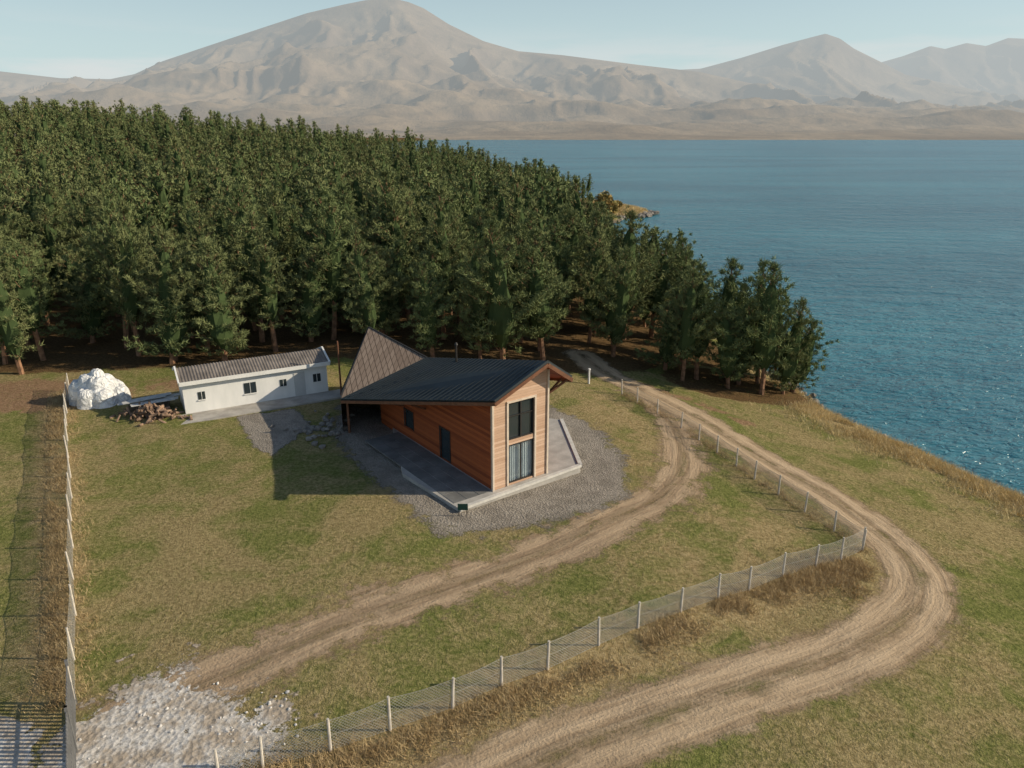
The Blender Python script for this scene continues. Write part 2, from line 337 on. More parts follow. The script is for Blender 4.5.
# ---------------------------------------------------------------- pines
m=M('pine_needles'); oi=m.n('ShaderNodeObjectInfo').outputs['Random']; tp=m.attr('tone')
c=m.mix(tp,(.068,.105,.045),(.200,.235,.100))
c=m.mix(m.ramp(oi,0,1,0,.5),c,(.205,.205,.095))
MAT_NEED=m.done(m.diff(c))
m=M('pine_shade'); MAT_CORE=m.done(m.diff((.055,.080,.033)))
MAT_BARK=simple('pine_bark',(.26,.145,.085),.95,.4,2.)
def pine_mesh(seed,Ht=11.,R=3.1,low=.10,nb=76,K=13,wd=.040,cl=1.,ln=1.):
    r=np.random.default_rng(seed); V=[];F=[];MI=[]
    def tube(pts,rad,n=5):
        o=len(V); 
        for (q,rr) in zip(pts,rad):
            for k in range(n):
                a=2*math.pi*k/n; V.append((q[0]+rr*math.cos(a),q[1]+rr*math.sin(a),q[2]))
        for i in range(len(pts)-1):
            for k in range(n):
                a=o+i*n+k; b=o+i*n+(k+1)%n; F.append((a,b,b+n)); F.append((a,b+n,a+n)); MI.extend((0,0))
    ph=r.uniform(0,6.28); lean=r.normal(0,.4,2)
    def tr(t): return np.array([lean[0]*t+.22*math.sin(ph+3*t),lean[1]*t+.22*math.cos(ph*2+2.5*t),Ht*t])
    def prof(u): return (.66+.34*min(1,u/.22)) if u<.22 else max(.17,(1-((u-.2)/.8)**1.55)**.80)
    ts=np.linspace(0,.95,8); tube([tr(t)-np.array([0,0,.3 if t==0 else 0]) for t in ts],[.22*(1-t)**.8+.03 for t in ts],6)
    sect=r.uniform(.55,1.20,(6,5))
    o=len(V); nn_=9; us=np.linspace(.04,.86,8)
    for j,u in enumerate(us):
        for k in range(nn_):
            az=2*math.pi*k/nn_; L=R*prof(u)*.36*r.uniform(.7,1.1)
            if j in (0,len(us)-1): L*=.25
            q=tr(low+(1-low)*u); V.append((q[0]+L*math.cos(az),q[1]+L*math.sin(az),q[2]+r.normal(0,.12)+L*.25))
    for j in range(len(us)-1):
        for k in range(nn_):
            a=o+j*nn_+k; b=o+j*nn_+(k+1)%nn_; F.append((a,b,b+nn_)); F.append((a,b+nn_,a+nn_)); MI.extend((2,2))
    cen=[];dirs=[];siz=[];ton=[]
    for i in range(nb):
        # branches grow in loose whorls with gaps between the layers
        u=(i+r.uniform(0,1))/nb; u=min(1,max(0,u+.022*math.sin(u*52+ph))); t=min(low+(1-low)*u,.985); az=i*2.399+r.normal(0,.5)
        L=R*prof(u)*r.uniform(.58,1.18)*sect[min(5,int(u*6)),int((az%6.283)/6.284*5)]
        el=math.radians(0+42*u+r.normal(0,9)); q0=tr(t)
        d=np.array([math.cos(az)*math.cos(el),math.sin(az)*math.cos(el),math.sin(el)])
        bend=lambda s: q0+d*L*s+np.array([0,0,.30*L*s*s])
        tube([bend(s) for s in (0,.5,1.)],[.06*(1-t)+.02,.03,.01],3)
        nc=max(2,int(L*2.2*cl)); bt=r.uniform(-.2,.2)
        for s in np.linspace(.40,1.04,nc):
            q=bend(s)+r.normal(0,.11,3)
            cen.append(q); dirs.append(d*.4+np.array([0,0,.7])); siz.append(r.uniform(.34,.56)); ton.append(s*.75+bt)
            if s>.4 and L>.8:
                for sg in (-1,1):
                    if r.uniform()<.72*cl:
                        side=np.cross(d,[0,0,1])*sg*r.uniform(.3,.75)*(.30+.24*L)*(1.2-s*.6)
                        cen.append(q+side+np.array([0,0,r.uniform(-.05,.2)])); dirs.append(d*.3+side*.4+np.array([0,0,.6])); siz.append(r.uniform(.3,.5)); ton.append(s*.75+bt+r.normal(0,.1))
    for k in range(3): cen.append(tr(.98)+r.normal(0,.12,3)); dirs.append(np.array([0,0,1.2])); siz.append(.6); ton.append(.9)
    cen=np.array(cen);dirs=np.array(dirs);siz=np.array(siz); N=len(cen)
    # needles burst outward from each shoot tip, giving separate tufts
    d=dirs[:,None,:]*.8+r.normal(0,.58,(N,K,3)); d/=np.linalg.norm(d,axis=2,keepdims=True)
    base=cen[:,None,:]+r.normal(0,.08,(N,K,3)); Ln=siz[:,None,None]*r.uniform(.6,1.2,(N,K,1))*ln
    side=np.cross(d,r.normal(0,1,(N,K,3))); side/=np.linalg.norm(side,axis=2,keepdims=True); w=wd*side
    nv=np.stack([base-w,base+w,base+d*Ln],2).reshape(-1,3); o=len(V)
    nf=np.arange(len(nv)).reshape(-1,3)+o
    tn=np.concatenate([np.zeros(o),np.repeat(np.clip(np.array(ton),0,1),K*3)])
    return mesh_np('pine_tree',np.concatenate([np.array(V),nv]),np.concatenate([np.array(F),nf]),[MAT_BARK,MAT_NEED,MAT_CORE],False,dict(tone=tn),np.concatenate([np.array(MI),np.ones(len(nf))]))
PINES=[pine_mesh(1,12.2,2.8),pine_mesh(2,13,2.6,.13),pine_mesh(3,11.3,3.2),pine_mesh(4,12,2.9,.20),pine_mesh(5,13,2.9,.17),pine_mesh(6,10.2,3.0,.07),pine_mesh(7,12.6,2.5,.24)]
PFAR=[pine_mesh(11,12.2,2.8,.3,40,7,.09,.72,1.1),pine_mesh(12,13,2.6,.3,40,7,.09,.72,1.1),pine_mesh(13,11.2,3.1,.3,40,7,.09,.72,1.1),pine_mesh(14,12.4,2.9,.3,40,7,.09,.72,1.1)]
def plant(name,x,y,s,parent=None,far=False):
    L_=PFAR if far else PINES
    o=bpy.data.objects.new(name,L_[rng.integers(0,len(L_))]); o.location=(x,y,Hs(x,y)-.1)
    o.rotation_euler=(rng.normal(0,.05),rng.normal(0,.05),rng.uniform(0,6.28)); o.scale=(s*rng.uniform(.88,1.22),s*rng.uniform(.88,1.22),s*rng.uniform(.80,1.10))
    return link(o,parent)
forest_e=empty('pine_forest')
cnt=0; y=58.
while y<320:
    sp=4.7 if y<98 else (5.5 if y<180 else 6.5)
    x=-.78*y-18
    while x<24:
        xx=x+rng.uniform(-.48,.48)*sp; yy=y+rng.uniform(-.48,.48)*sp; ey=float(edge_y(xx)); dd=float(shx(yy))-xx
        lim=26 if yy>225 else 40
        if yy>ey and dd>4.5 and xx<lim and not(12<xx and yy<80) and float(segdist(np.array(xx),np.array(yy),ROAD)[0])>2.8:
            s=rng.uniform(.70,1.16)
            if dd<12: s*=.85
            if xx>-40 and yy>150: s*=1-.28*min(1,(yy-150)/100)*min(1,(xx+40)/40)
            if yy<ey+4.5: plant('pine_tree',xx,yy,s)
            else: plant('pine_tree_crown',xx,yy,s*1.05,forest_e,yy>98)
            cnt+=1
        x+=sp
    y+=sp*.95
for (x,y,s) in [(15.4,70.5,.88),(17.2,72.5,.93),(18.3,68.6,.93),(20.6,66.8,.92),(21.4,71,.98),(23.4,66.2,.9),(24.5,70.4,.95),(26.2,67.4,.86),(28.0,69.6,.86),(18.8,76,.9),(23.2,75,.9),(16.2,67.2,.75),(27.4,73.5,.84),(22.2,68.6,.85),(25.4,72.6,.85)]:
    plant('pine_tree',x,y,s)

# ---------------------------------------------------------------- grass / reeds
def blades(name,P,hmin,hmax,K,spread,wid,mat,lean=.35):
    N=len(P); z=H(P[:,0],P[:,1]); base=np.stack([P[:,0],P[:,1],z-.02],-1)[:,None,:]+np.concatenate([rng.normal(0,spread,(N,K,2)),np.zeros((N,K,1))],2)
    h=rng.uniform(hmin,hmax,(N,1,1))*rng.uniform(.6,1.1,(N,K,1))
    tip=base+np.concatenate([rng.normal(0,lean,(N,K,2))*h,h],2)
    a=rng.uniform(0,6.28,(N,K)); w=np.stack([np.cos(a),np.sin(a),a*0],-1)*wid
    v=np.stack([base-w,base+w,tip],2).reshape(-1,3)
    return obj(name,mesh_np(name,v,np.arange(len(v)).reshape(-1,3),mat))
def veg_mat(name,c1,c2,c3):
    m=M(name); p=m.pos(); n=m.noise(1.2,3,.6,p); n2=m.noise(9.,2,.6,p)
    c=m.mix(m.ramp(n,.35,.65),c1,c2); c=m.mix(m.ramp(n2,.45,.65),c,c3)
    return m.done(m.diff(c))
MAT_DRY=veg_mat('dry_grass',(.38,.27,.14),(.56,.43,.25),(.44,.33,.17))
MAT_REED=veg_mat('golden_reeds',(.58,.43,.21),(.76,.62,.37),(.44,.36,.18))
MAT_TURF=veg_mat('meadow_grass',(.16,.195,.055),(.27,.28,.095),(.38,.32,.16))
def along(pts,n,off,sd):
    P=np.array(pts); seg=rng.integers(0,len(P)-1,n); t=rng.uniform(0,1,n)[:,None]
    q=P[seg]*(1-t)+P[seg+1]*t; dv=P[seg+1]-P[seg]; nrm=np.stack([dv[:,1],-dv[:,0]],-1)/np.linalg.norm(dv,axis=1)[:,None]
    return q+nrm*(off+rng.normal(0,sd,n))[:,None]
q1=along(FLOW,4200,.7,.55); q2=along(FLEFT,3000,.75,.3); q2b=along(FLEFT,500,-.3,.3); q3=along(FUP,900,.2,.35)
q4=np.stack([rng.normal(16.9,1.6,1200),rng.normal(31.6,1.3,1200)],-1)
Q=np.concatenate([q1,q2,q2b,q3,q4]); rd=segdist(Q[:,0],Q[:,1],ROAD)[0]; Q=Q[(rd>1.9)&(fbm(Q[:,0]*.8,Q[:,1]*.8,77,2)>.33)]
blades('dry_grass',Q,.10,.36,8,.14,.012,MAT_DRY,.6)
yy=rng.uniform(18,72,12000); xx=shx(yy)-rng.gamma(3.2,.95,12000)-.9; k=(np.hypot((xx-22)/7,(yy-68)/5)>1)&(fbm(xx*.35,yy*.35,91,2)>.30)
blades('shore_reeds',np.stack([xx,yy],-1)[k],.25,.75,7,.18,.018,MAT_REED,.55)
N=44000; xx=rng.uniform(-45,42,N); yy=14+56*rng.uniform(0,1,N)**1.35; P=np.stack([xx,yy],-1)
rd=segdist(xx,yy,ROAD)[0]; td=segdist(xx,yy,TRACK)[0]
SLAB=[(-6.7,41.2),(-2.9,36.7),(4.3,42.4),(3.6,50.2),(-2,52),(-9,51)]
k=(rd>1.8)&(td>1.1)&(polysd(xx,yy,GRAV)<.3)&(polysd(xx,yy,CH)<0)&(polysd(xx,yy,CH2)<0)&(polysd(xx,yy,SLAB)<-.1)&(shx(yy)-xx>3)&(yy<edge_y(xx)-1)&(fbm(xx*.5,yy*.5,5,3)>.35)
k&=(polysd(xx,yy,PATCH)<0)&(polysd(xx,yy,[(-25,51),(-25,50),(-13,56),(-16,59),(-27,54)])<0)
blades('meadow_grass',P[k],.04,.12,6,.10,.010,MAT_TURF,.9)

# ---------------------------------------------------------------- fences
MAT_POST=simple('fence_post',(.58,.53,.46),.9,.2,4.)
MAT_WIRE=simple('fence_wire',(.50,.49,.46),.55,.1,4.,.3,.5)
MAT_WHITE=simple('white_paint',(.74,.73,.70),.6,.06,1.5)
def fence(name,pts,h,pr=.06,step=.16,wire=.006,lean=.03):
    e=empty(name,(pts[0][0],pts[0][1],Hs(*pts[0]))); inv=Vector(e.location)
    A=Acc(); tops=[]
    for i,(x,y) in enumerate(pts):
        z=Hs(x,y); lx,ly=rng.normal(0,lean,2)
        a=Vector((x,y,z-.3))-inv; b=Vector((x+lx,y+ly,z+h+rng.normal(0,.05)))-inv
        A.cyl(a,b,pr*1.1,pr*.9,8); tops.append((a+Vector((0,0,.3)),b))
    V=[];F=[]
    def ribbon(a,b,w,n):
        o=len(V); n=Vector(n)*w; V.extend([a-n,a+n,b+n,b-n]); F.append((o,o+1,o+2,o+3))
    up=Vector((0,0,1))
    for (a0,b0),(a1,b1) in zip(tops[:-1],tops[1:]):
        L=(a1-a0).length; hh=h*.92; n=(a1-a0).normalized()
        def pt(u,v):
            g=a0.lerp(a1,u/L).lerp(b0.lerp(b1,u/L),(.04+v)/h); g.z-=.07*math.sin(math.pi*u/L)*(v/hh); return g
        for v in (0,hh*.5,hh): 
            for j in range(6): ribbon(pt(L*j/6,v),pt(L*(j+1)/6,v),wire*1.4,up)
        c=-hh
        while c<L:
            for sgn in (1,-1):
                u0,u1=(c,c+hh); v0,v1=(0,hh)
                if u0<0: v0=-u0; u0=0
                if u1>L: v1-=u1-L; u1=L
                if u1>u0:
                    if sgn>0: ribbon(pt(u0,v0),pt(u1,v1),wire,(n*.7-up*.7))
                    else: ribbon(pt(u0,hh-v0),pt(u1,hh-v1),wire,(n*.7+up*.7))
            c+=step
    A.make('posts',MAT_POST,e); poly_obj('wire_mesh',V,F,MAT_WIRE,e)
    return e
fence('wire_fence',FLOW,1.35,.055,.13); fence('wire_fence',FUP,1.3,.055,.13); fence('wire_fence',FLEFT,1.6,.045,.11,.009,.05)
# slatted yard gate that closes the left boundary
gate=empty('slatted_gate',(GATE[0][0],GATE[0][1],0)); g0=Vector((GATE[0][0],GATE[0][1],0)); GA=Acc()
for (p0,p1) in zip(GATE[:-1],GATE[1:]):
    a=Vector((*p0,Hs(*p0)))-g0; b=Vector((*p1,Hs(*p1)))-g0; L_=(b-a).length; dv=(b-a).normalized()
    for q in (a,b): GA.beam(q+Vector((0,0,-.3)),q+Vector((0,0,1.95)),.10,.10,dv)
    for z in (.2,1.0,1.75): GA.beam(a+Vector((0,0,z)),b+Vector((0,0,z)),.04,.06)
    n_=int(L_/.19)
    for i in range(1,n_): q=a.lerp(b,i/n_); GA.beam(q+Vector((0,0,.1)),q+Vector((0,0,1.85)),.10,.02,dv.cross(Vector((0,0,1))))
GA.make('gate_slats',simple('gate_metal',(.15,.15,.15),.55,.2,2.),gate)

# ---------------------------------------------------------------- wooden house
OX,OY=-1.1,38.9
def W(w,b,z): return Vector((OX+.8*w-.6*b,OY+.6*w+.8*b,z))
house=empty('wooden_house')
def plank_mat(name,c1,c2,pitch,bumpd=.01,axis=2,rough=.65):
    m=M(name); p=m.n('ShaderNodeTexCoord').outputs['Object']; sp=m.n('ShaderNodeSeparateXYZ'); m.l(p,sp.inputs[0])
    z=m.math('DIVIDE',sp.outputs[axis],pitch); fl=m.math('FLOOR',z); fr=m.math('FRACT',z)
    wn=m.n('ShaderNodeTexWhiteNoise',noise_dimensions='1D'); m.l(fl,wn.inputs['W'])
    g=m.noise(2.2,6,.65,m.mapv(p,(1,1,9) if axis==2 else (9,1,1)))
    f=m.math('ADD',m.math('MULTIPLY',wn.outputs['Value'],.5),m.math('MULTIPLY',g,.6))
    c=m.mix(m.ramp(f,.25,.85),c1,c2)
    gap=m.math('MULTIPLY',m.ramp(fr,.0,.10,1,0),1.)
    c=m.mix(m.math('MULTIPLY',gap,.7),c,tuple(x*.25 for x in c1))
    return m.done(m.bsdf(c,rough,m.bump(m.math('SUBTRACT',1.,gap),.8,bumpd),.3))
MAT_ORANGE=plank_mat('stained_timber',(.21,.048,.015),(.38,.100,.030),.19)
MAT_PALE=plank_mat('pale_timber',(.47,.30,.20),(.62,.43,.31),.16)
MAT_BEAM=simple('timber_beam',(.17,.075,.04),.7,.25,3.)
MAT_TRIM=simple('pale_trim',(.62,.52,.42),.6,.1,3.)
MAT_ROOF=simple('dark_metal_roof',(.018,.027,.032),.55,.2,.8,0,.35,.05)
m=M('shingle_roof'); p=m.n('ShaderNodeTexCoord').outputs['Object']
br=m.n('ShaderNodeTexBrick'); br.inputs['Scale'].default_value=1.; br.inputs['Brick Width'].default_value=.30; br.inputs['Row Height'].default_value=.22; br.inputs['Mortar Size'].default_value=.018
br.inputs['Color1'].default_value=(.22,.16,.12,1); br.inputs['Color2'].default_value=(.31,.235,.18,1); br.inputs['Mortar'].default_value=(.11,.08,.06,1)
m.l(m.mapv(p,(1,1,1),(1.1,0,.64)),br.inputs['Vector']); MAT_SHING=m.done(m.bsdf(br.outputs['Color'],.85,m.bump(br.outputs['Fac'],-.6,.02),.2))
m=M('window_glass'); MAT_GLASS=m.done(m.bsdf((.03,.04,.045),.06,None,.8))
m=M('clear_glass'); gl=m.n('ShaderNodeBsdfGlossy'); gl.inputs['Roughness'].default_value=.03; t_=m.n('ShaderNodeBsdfTransparent'); t_.inputs[0].default_value=(.8,.85,.86,1)
mx=m.n('ShaderNodeMixShader'); mx.inputs[0].default_value=.12; m.l(t_.outputs[0],mx.inputs[1]); m.l(gl.outputs[0],mx.inputs[2]); MAT_CLEAR=m.done(mx.outputs[0])
MAT_CURT=simple('curtain_fabric',(.52,.56,.58),.9,.06,2.)
MAT_FRAME=simple('dark_frame',(.035,.032,.03),.5,.1,2.)
MAT_CONC=simple('concrete',(.40,.38,.35),.9,.22,.8)
MAT_DARK_PAVING=simple('dark_paving',(.17,.17,.165),.85,.22,1.)  # darker grey than the concrete slab below

def zroof(w,b):
    t=(b+.7)/14.7
    A=6.05*(1-t)+2.45*t; wA=-.35*(1-t)-3.0*t
    Bz=7.65*(1-t)+4.2*t; wB=3.4*(1-t)+4.0*t
    Cz=6.35*(1-t)+3.1*t; wC=5.3
    if w<=wB: return A+(Bz-A)*(w-wA)/(wB-wA)
    return Bz+(Cz-Bz)*(w-wB)/(wC-wB)
def slabroof(name,c,th,mat,ribs):
    A=Acc(); n=(c[1]-c[0]).cross(c[3]-c[0]).normalized()
    if n.z<0: n=-n
    A.prism([q-n*th for q in c],[q for q in c]); o=A.make(name,mat,house)
    Rb=Acc()
    for i in range(ribs+1):
        t=i/ribs; a=c[0].lerp(c[3],t)+n*.015; b=c[1].lerp(c[2],t)+n*.015
        Rb.beam(a,b,.025,.03,n)
    Rb.make(name+'_seams',mat,house)
cA=W(-.35,-.7,6.05);cB=W(3.4,-.7,7.65);cC=W(4.0,14,4.2);cD=W(-3.0,14,2.45);cE=W(5.3,-.7,6.35);cF=W(5.3,14,3.1)
slabroof('roof_main',[cA,cB,cC,cD],.12,MAT_ROOF,30)
slabroof('roof_side',[cB+Vector((0,0,.003)),cE,cF,cC+Vector((0,0,.003))],.12,MAT_ROOF,30)
T=Acc()
dn=Vector((0,0,-.24))
for a,b in ((cA,cB),(cB,cE)): T.beam(a+dn+W(0,-.03,0)-W(0,0,0),b+dn+W(0,-.03,0)-W(0,0,0),.06,.22)
T.beam(cE+dn,cF+dn,.06,.22); T.beam(cA+dn*.9,cD+dn*.9,.06,.2)
T.make('fascia',MAT_BEAM,house)
SF=Acc(); 
def soff(ps): SF.prism([q+Vector((0,0,-.20)) for q in ps],[q+Vector((0,0,-.14)) for q in ps])
soff([cA,cB,cC,cD]); soff([cB,cE,cF,cC]); SF.make('soffit',MAT_ORANGE,house)
def wall_w(acc,w0,w1,z0,z1f,b0=0.,b1=.2):
    f=z1f if callable(z1f) else (lambda w:z1f)
    ws=[w0]+([3.4] if (w0<3.4<w1 and callable(z1f)) else [])+[w1]
    for a,b in zip(ws[:-1],ws[1:]):
        acc.prism([W(a,b0,z0),W(b,b0,z0),W(b,b1,z0),W(a,b1,z0)],[W(a,b0,f(a)),W(b,b0,f(b)),W(b,b1,f(b)),W(a,b1,f(a))])
top=lambda w:zroof(w,0)-.22
G=Acc()
wall_w(G,0,1.1,-.3,top); wall_w(G,3.0,4.0,-.3,top); wall_w(G,1.1,3.0,-.3,.28); wall_w(G,1.1,3.0,2.75,3.05); wall_w(G,1.1,3.0,5.35,top)
G.make('gable_wall',MAT_PALE,house)
Lw=Acc()
def side_wall(acc,w,th,parts):
    for (b0,b1,z0,z1) in parts:
        f=(lambda b:zroof(w,b)-.22) if z1 is None else (lambda b:z1)
        acc.prism([W(w,b0,z0),W(w+th,b0,z0),W(w+th,b1,z0),W(w,b1,z0)],[W(w,b0,f(b0)),W(w+th,b0,f(b0)),W(w+th,b1,f(b1)),W(w,b1,f(b1))])
side_wall(Lw,0,.2,[(.2,4.6,-.3,None),(4.6,5.8,2.35,None),(4.6,5.8,-.3,.22),(5.8,9.2,-.3,None),(9.2,10.4,2.2,None),(9.2,10.4,-.3,.9),(10.4,14,-.3,None)])
side_wall(Lw,3.8,.2,[(.2,14,-.3,None)])
Lw.prism([W(.2,13.8,-.3),W(3.8,13.8,-.3),W(3.8,14,-.3),W(.2,14,-.3)],[W(.2,13.8,2.9),W(3.8,13.8,3.6),W(3.8,14,3.6),W(.2,14,2.9)])
Lw.make('side_walls',MAT_ORANGE,house)
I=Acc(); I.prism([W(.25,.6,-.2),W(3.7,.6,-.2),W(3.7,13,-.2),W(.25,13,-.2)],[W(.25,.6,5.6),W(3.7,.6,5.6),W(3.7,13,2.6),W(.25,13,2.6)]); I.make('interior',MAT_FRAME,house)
C=Acc()
for w in (-.03,4.0): C.beam(W(w+.015,-.03,-.2),W(w+.015,-.03,top(min(max(w,0),4))-.02),.12,.12,(.8,.6,0))
C.beam(W(1.03,-.03,.2),W(1.03,-.03,5.45),.12,.08,(-.6,.8,0)); C.beam(W(3.07,-.03,.2),W(3.07,-.03,5.45),.12,.08,(-.6,.8,0))
C.beam(W(.97,-.03,5.42),W(3.13,-.03,5.42),.08,.12); C.make('pale_trim',MAT_TRIM,house)
Fr=Acc()
for z0,z1 in ((.28,2.75),(3.05,5.35)):
    for w in (1.14,2.05,2.96): Fr.beam(W(w,.06,z0),W(w,.06,z1),.08,.06,(-.6,.8,0))
    for z in (z0+.04,z1-.04): Fr.beam(W(1.1,.055,z),W(3.0,.055,z),.06,.08)
Fr.beam(W(1.1,.055,4.5),W(3.0,.055,4.5),.05,.05)
Fr.make('window_frames',MAT_FRAME,house)
poly_obj('upper_glass',[W(1.1,.12,3.05),W(3.0,.12,3.05),W(3.0,.12,5.35),W(1.1,.12,5.35)],[(0,1,2,3)],MAT_GLASS,house)
poly_obj('lower_glass',[W(1.1,.10,.28),W(3.0,.10,.28),W(3.0,.10,2.75),W(1.1,.10,2.75)],[(0,1,2,3)],MAT_CLEAR,house)
cv=[];cf=[]
for i in range(61):
    w=1.1+1.9*i/60; b=.20+.030*math.sin(i*1.25)+.01*math.sin(i*.4); cv+= [W(w,b,.3),W(w,b,2.7)]
    if i: cf.append((2*i-2,2*i,2*i+1,2*i-1))
poly_obj('curtain',cv,cf,MAT_CURT,house,True)
Dd=Acc(); Dd.prism([W(.06,4.6,.22),W(.12,4.6,.22),W(.12,5.8,.22),W(.06,5.8,.22)],[W(.06,4.6,2.35),W(.12,4.6,2.35),W(.12,5.8,2.35),W(.06,5.8,2.35)])
Dd.prism([W(.06,9.2,.9),W(.12,9.2,.9),W(.12,10.4,.9),W(.06,10.4,.9)],[W(.06,9.2,2.2),W(.12,9.2,2.2),W(.12,10.4,2.2),W(.06,10.4,2.2)]); Dd.make('side_door_and_window',MAT_GLASS,house)
DF=Acc()
for b0,b1,z0,z1 in ((4.6,5.8,.22,2.35),(9.2,10.4,.9,2.2)):
    for b in (b0,b1): DF.beam(W(-.02,b,z0),W(-.02,b,z1),.08,.06)
    DF.beam(W(-.02,b0-.04,z1),W(-.02,b1+.04,z1),.06,.08)
DF.make('side_frames',MAT_FRAME,house)
B=Acc()
for b in (-.5,.1,3.6,7.2,10.8):
    B.beam(W(4.0,max(b,.0),zroof(4,b)-1.9),W(5.15,b,zroof(5.15,b)-.25),.11)
for b in (7.5,10.5,13.3):
    wo=-.35-2.65*(b+.7)/14.7+.2
    B.beam(W(0,b,max(.9,zroof(0,b)-1.6)),W(wo,b,zroof(wo,b)-.25),.12)
B.beam(W(-2.7,13.6,-.2),W(-2.7,13.6,zroof(-2.7,13.6)-.22),.14); B.make('roof_struts',MAT_BEAM,house)
E=Vector((-11.5,57.8,5.15)); Dp=Vector((-13.2,54.0,.9))
q=[cD+Vector((0,0,-.05)),cC+Vector((0,0,-.05)),E,Dp]
bx=[Vector((v.x,v.y,-.3)) for v in q]; er=Vector((-7.2,58.5,-.3))
poly_obj('rear_wedge',q+bx+[er],[(0,1,2),(0,2,3),(3,2,6,7),(0,3,7,4),(1,5,8),(1,8,2),(2,8,6)],MAT_SHING,house)
Rd=Acc(); Rd.beam(E,Dp,.12,.10); Rd.beam(E,cC,.10,.08); Rd.make('ridge_caps',MAT_FRAME,house)
fl=Acc(); fl.cyl(W(3.4,9,4.6),W(3.4,9,6.4),.07,.07,10); fl.cyl(W(3.4,9,6.4),W(3.4,9,6.55),.13,.06,10); fl.make('flue_pipe',MAT_FRAME,house)
TT=Acc(); S1=SLAB; TT.prism([(x,y,-1.2) for x,y in S1],[(x,y,.16) for x,y in S1]); TT.make('terrace_slab',MAT_CONC,house)
KB=Acc()
for a_,b_ in ((S1[1],S1[2]),(S1[2],S1[3])): KB.beam((*a_,.16),(*b_,.16),.25,.16)
KB.make('terrace_curb',simple('pale_curb',(.56,.54,.50),.9,.12),house)
FS=Acc()
for i in range(9):
    for j in range(3):
        b0=.05+i*1.25; w0=-.08-(j+1)*.86
        h=.175+rng.uniform(0,.01)
        FS.prism([W(w0,b0,.1),W(w0+.82,b0,.1),W(w0+.82,b0+1.2,.1),W(w0,b0+1.2,.1)],[W(w0,b0,h),W(w0+.82,b0,h),W(w0+.82,b0+1.2,h),W(w0,b0+1.2,h)])
FS.make('terrace_flagstones',MAT_DARK_PAVING,house)

# ---------------------------------------------------------------- white cabin
cab=empty('white_cabin')
a0=Vector((-24.3,51.5,0)); a1=Vector((-14.9,56.7,0)); ux=(a1-a0).normalized(); uy=Vector((-ux.y,ux.x,0)); CL=(a1-a0).length
def Cb(x,y,z): return a0+ux*x+uy*y+Vector((0,0,z))
DP=3.4; WH=2.55
A=Acc(); 
A.prism([Cb(0,0,-.2),Cb(CL,0,-.2),Cb(CL,DP,-.2),Cb(0,DP,-.2)],[Cb(0,0,WH),Cb(CL,0,WH),Cb(CL,DP,WH),Cb(0,DP,WH)])
for x in (-.02,CL-.06): A.prism([Cb(x,0,WH),Cb(x+.08,0,WH),Cb(x+.08,DP,WH),Cb(x,DP,WH)],[Cb(x,DP/2-.02,WH+.62),Cb(x+.08,DP/2-.02,WH+.62),Cb(x+.08,DP/2+.02,WH+.62),Cb(x,DP/2+.02,WH+.62)])
m=M('white_panel'); p=m.pos(); n=m.noise(1.5,4,.6,m.mapv(p,(1,1,.3)))
c=m.mix(m.ramp(n,.3,.8),(.70,.70,.68),(.80,.79,.77)); MAT_PANEL=m.done(m.bsdf(c,.5,None,.4))
A.make('walls',MAT_PANEL,cab)
def corr(name,fn,L,n,amp,mat,parent):
    v=[];f=[]
    for i in range(n+1):
        x=L*i/n; dz=amp*math.sin(i*math.pi/2) 
        v+= [fn(x,0)+Vector((0,0,dz)),fn(x,1)+Vector((0,0,dz))]
        if i: f.append((2*i-2,2*i,2*i+1,2*i-1))
    return poly_obj(name,v,f,mat,parent,True)
MAT_CR=simple('weathered_sheet_roof',(.22,.19,.165),.6,.3,1.,.2,.4)
corr('roof_front',lambda x,t:Cb(x-.15,-.35+t*(DP/2+.35),WH+.02+t*.68),CL+.3,200,.035,MAT_CR,cab)
corr('roof_back',lambda x,t:Cb(x-.15,DP+.35-t*(DP/2+.35),WH+.02+t*.68),CL+.3,200,.035,MAT_CR,cab)
T=Acc(); T.beam(Cb(-.2,-.38,WH-.02),Cb(CL+.2,-.38,WH-.02),.05,.3)
for x in (-.2,CL+.2):
    T.beam(Cb(x,-.36,WH+.03),Cb(x,DP/2,WH+.75),.12,.2); T.beam(Cb(x,DP+.36,WH+.03),Cb(x,DP/2,WH+.75),.12,.2)
T.make('white_trim',MAT_WHITE,cab)
Wn=Acc();Wf=Acc()
for x0,x1,z0,z1 in ((1.0,1.5,1.05,1.65),(4.3,5.2,.95,1.8),(7.0,7.5,1.1,1.65),(9.6,10.2,1.05,1.7)):
    Wn.prism([Cb(x0,-.03,z0),Cb(x1,-.03,z0),Cb(x1,.0,z0),Cb(x0,.0,z0)],[Cb(x0,-.03,z1),Cb(x1,-.03,z1),Cb(x1,.0,z1),Cb(x0,.0,z1)])
    Wf.beam(Cb(x0-.05,-.04,z0-.04),Cb(x1+.05,-.04,z0-.04),.08,.07); Wf.beam(Cb((x0+x1)/2,-.035,z0),Cb((x0+x1)/2,-.035,z1),.04,.03)
Wn.make('windows',MAT_GLASS,cab); Wf.make('window_sills',MAT_WHITE,cab)
Dr=Acc(); Dr.prism([Cb(8.1,-.04,.05),Cb(8.95,-.04,.05),Cb(8.95,0,.05),Cb(8.1,0,.05)],[Cb(8.1,-.04,2.05),Cb(8.95,-.04,2.05),Cb(8.95,0,2.05),Cb(8.1,0,2.05)]); Dr.make('door',simple('door_grey',(.50,.50,.49),.5,.05),cab)
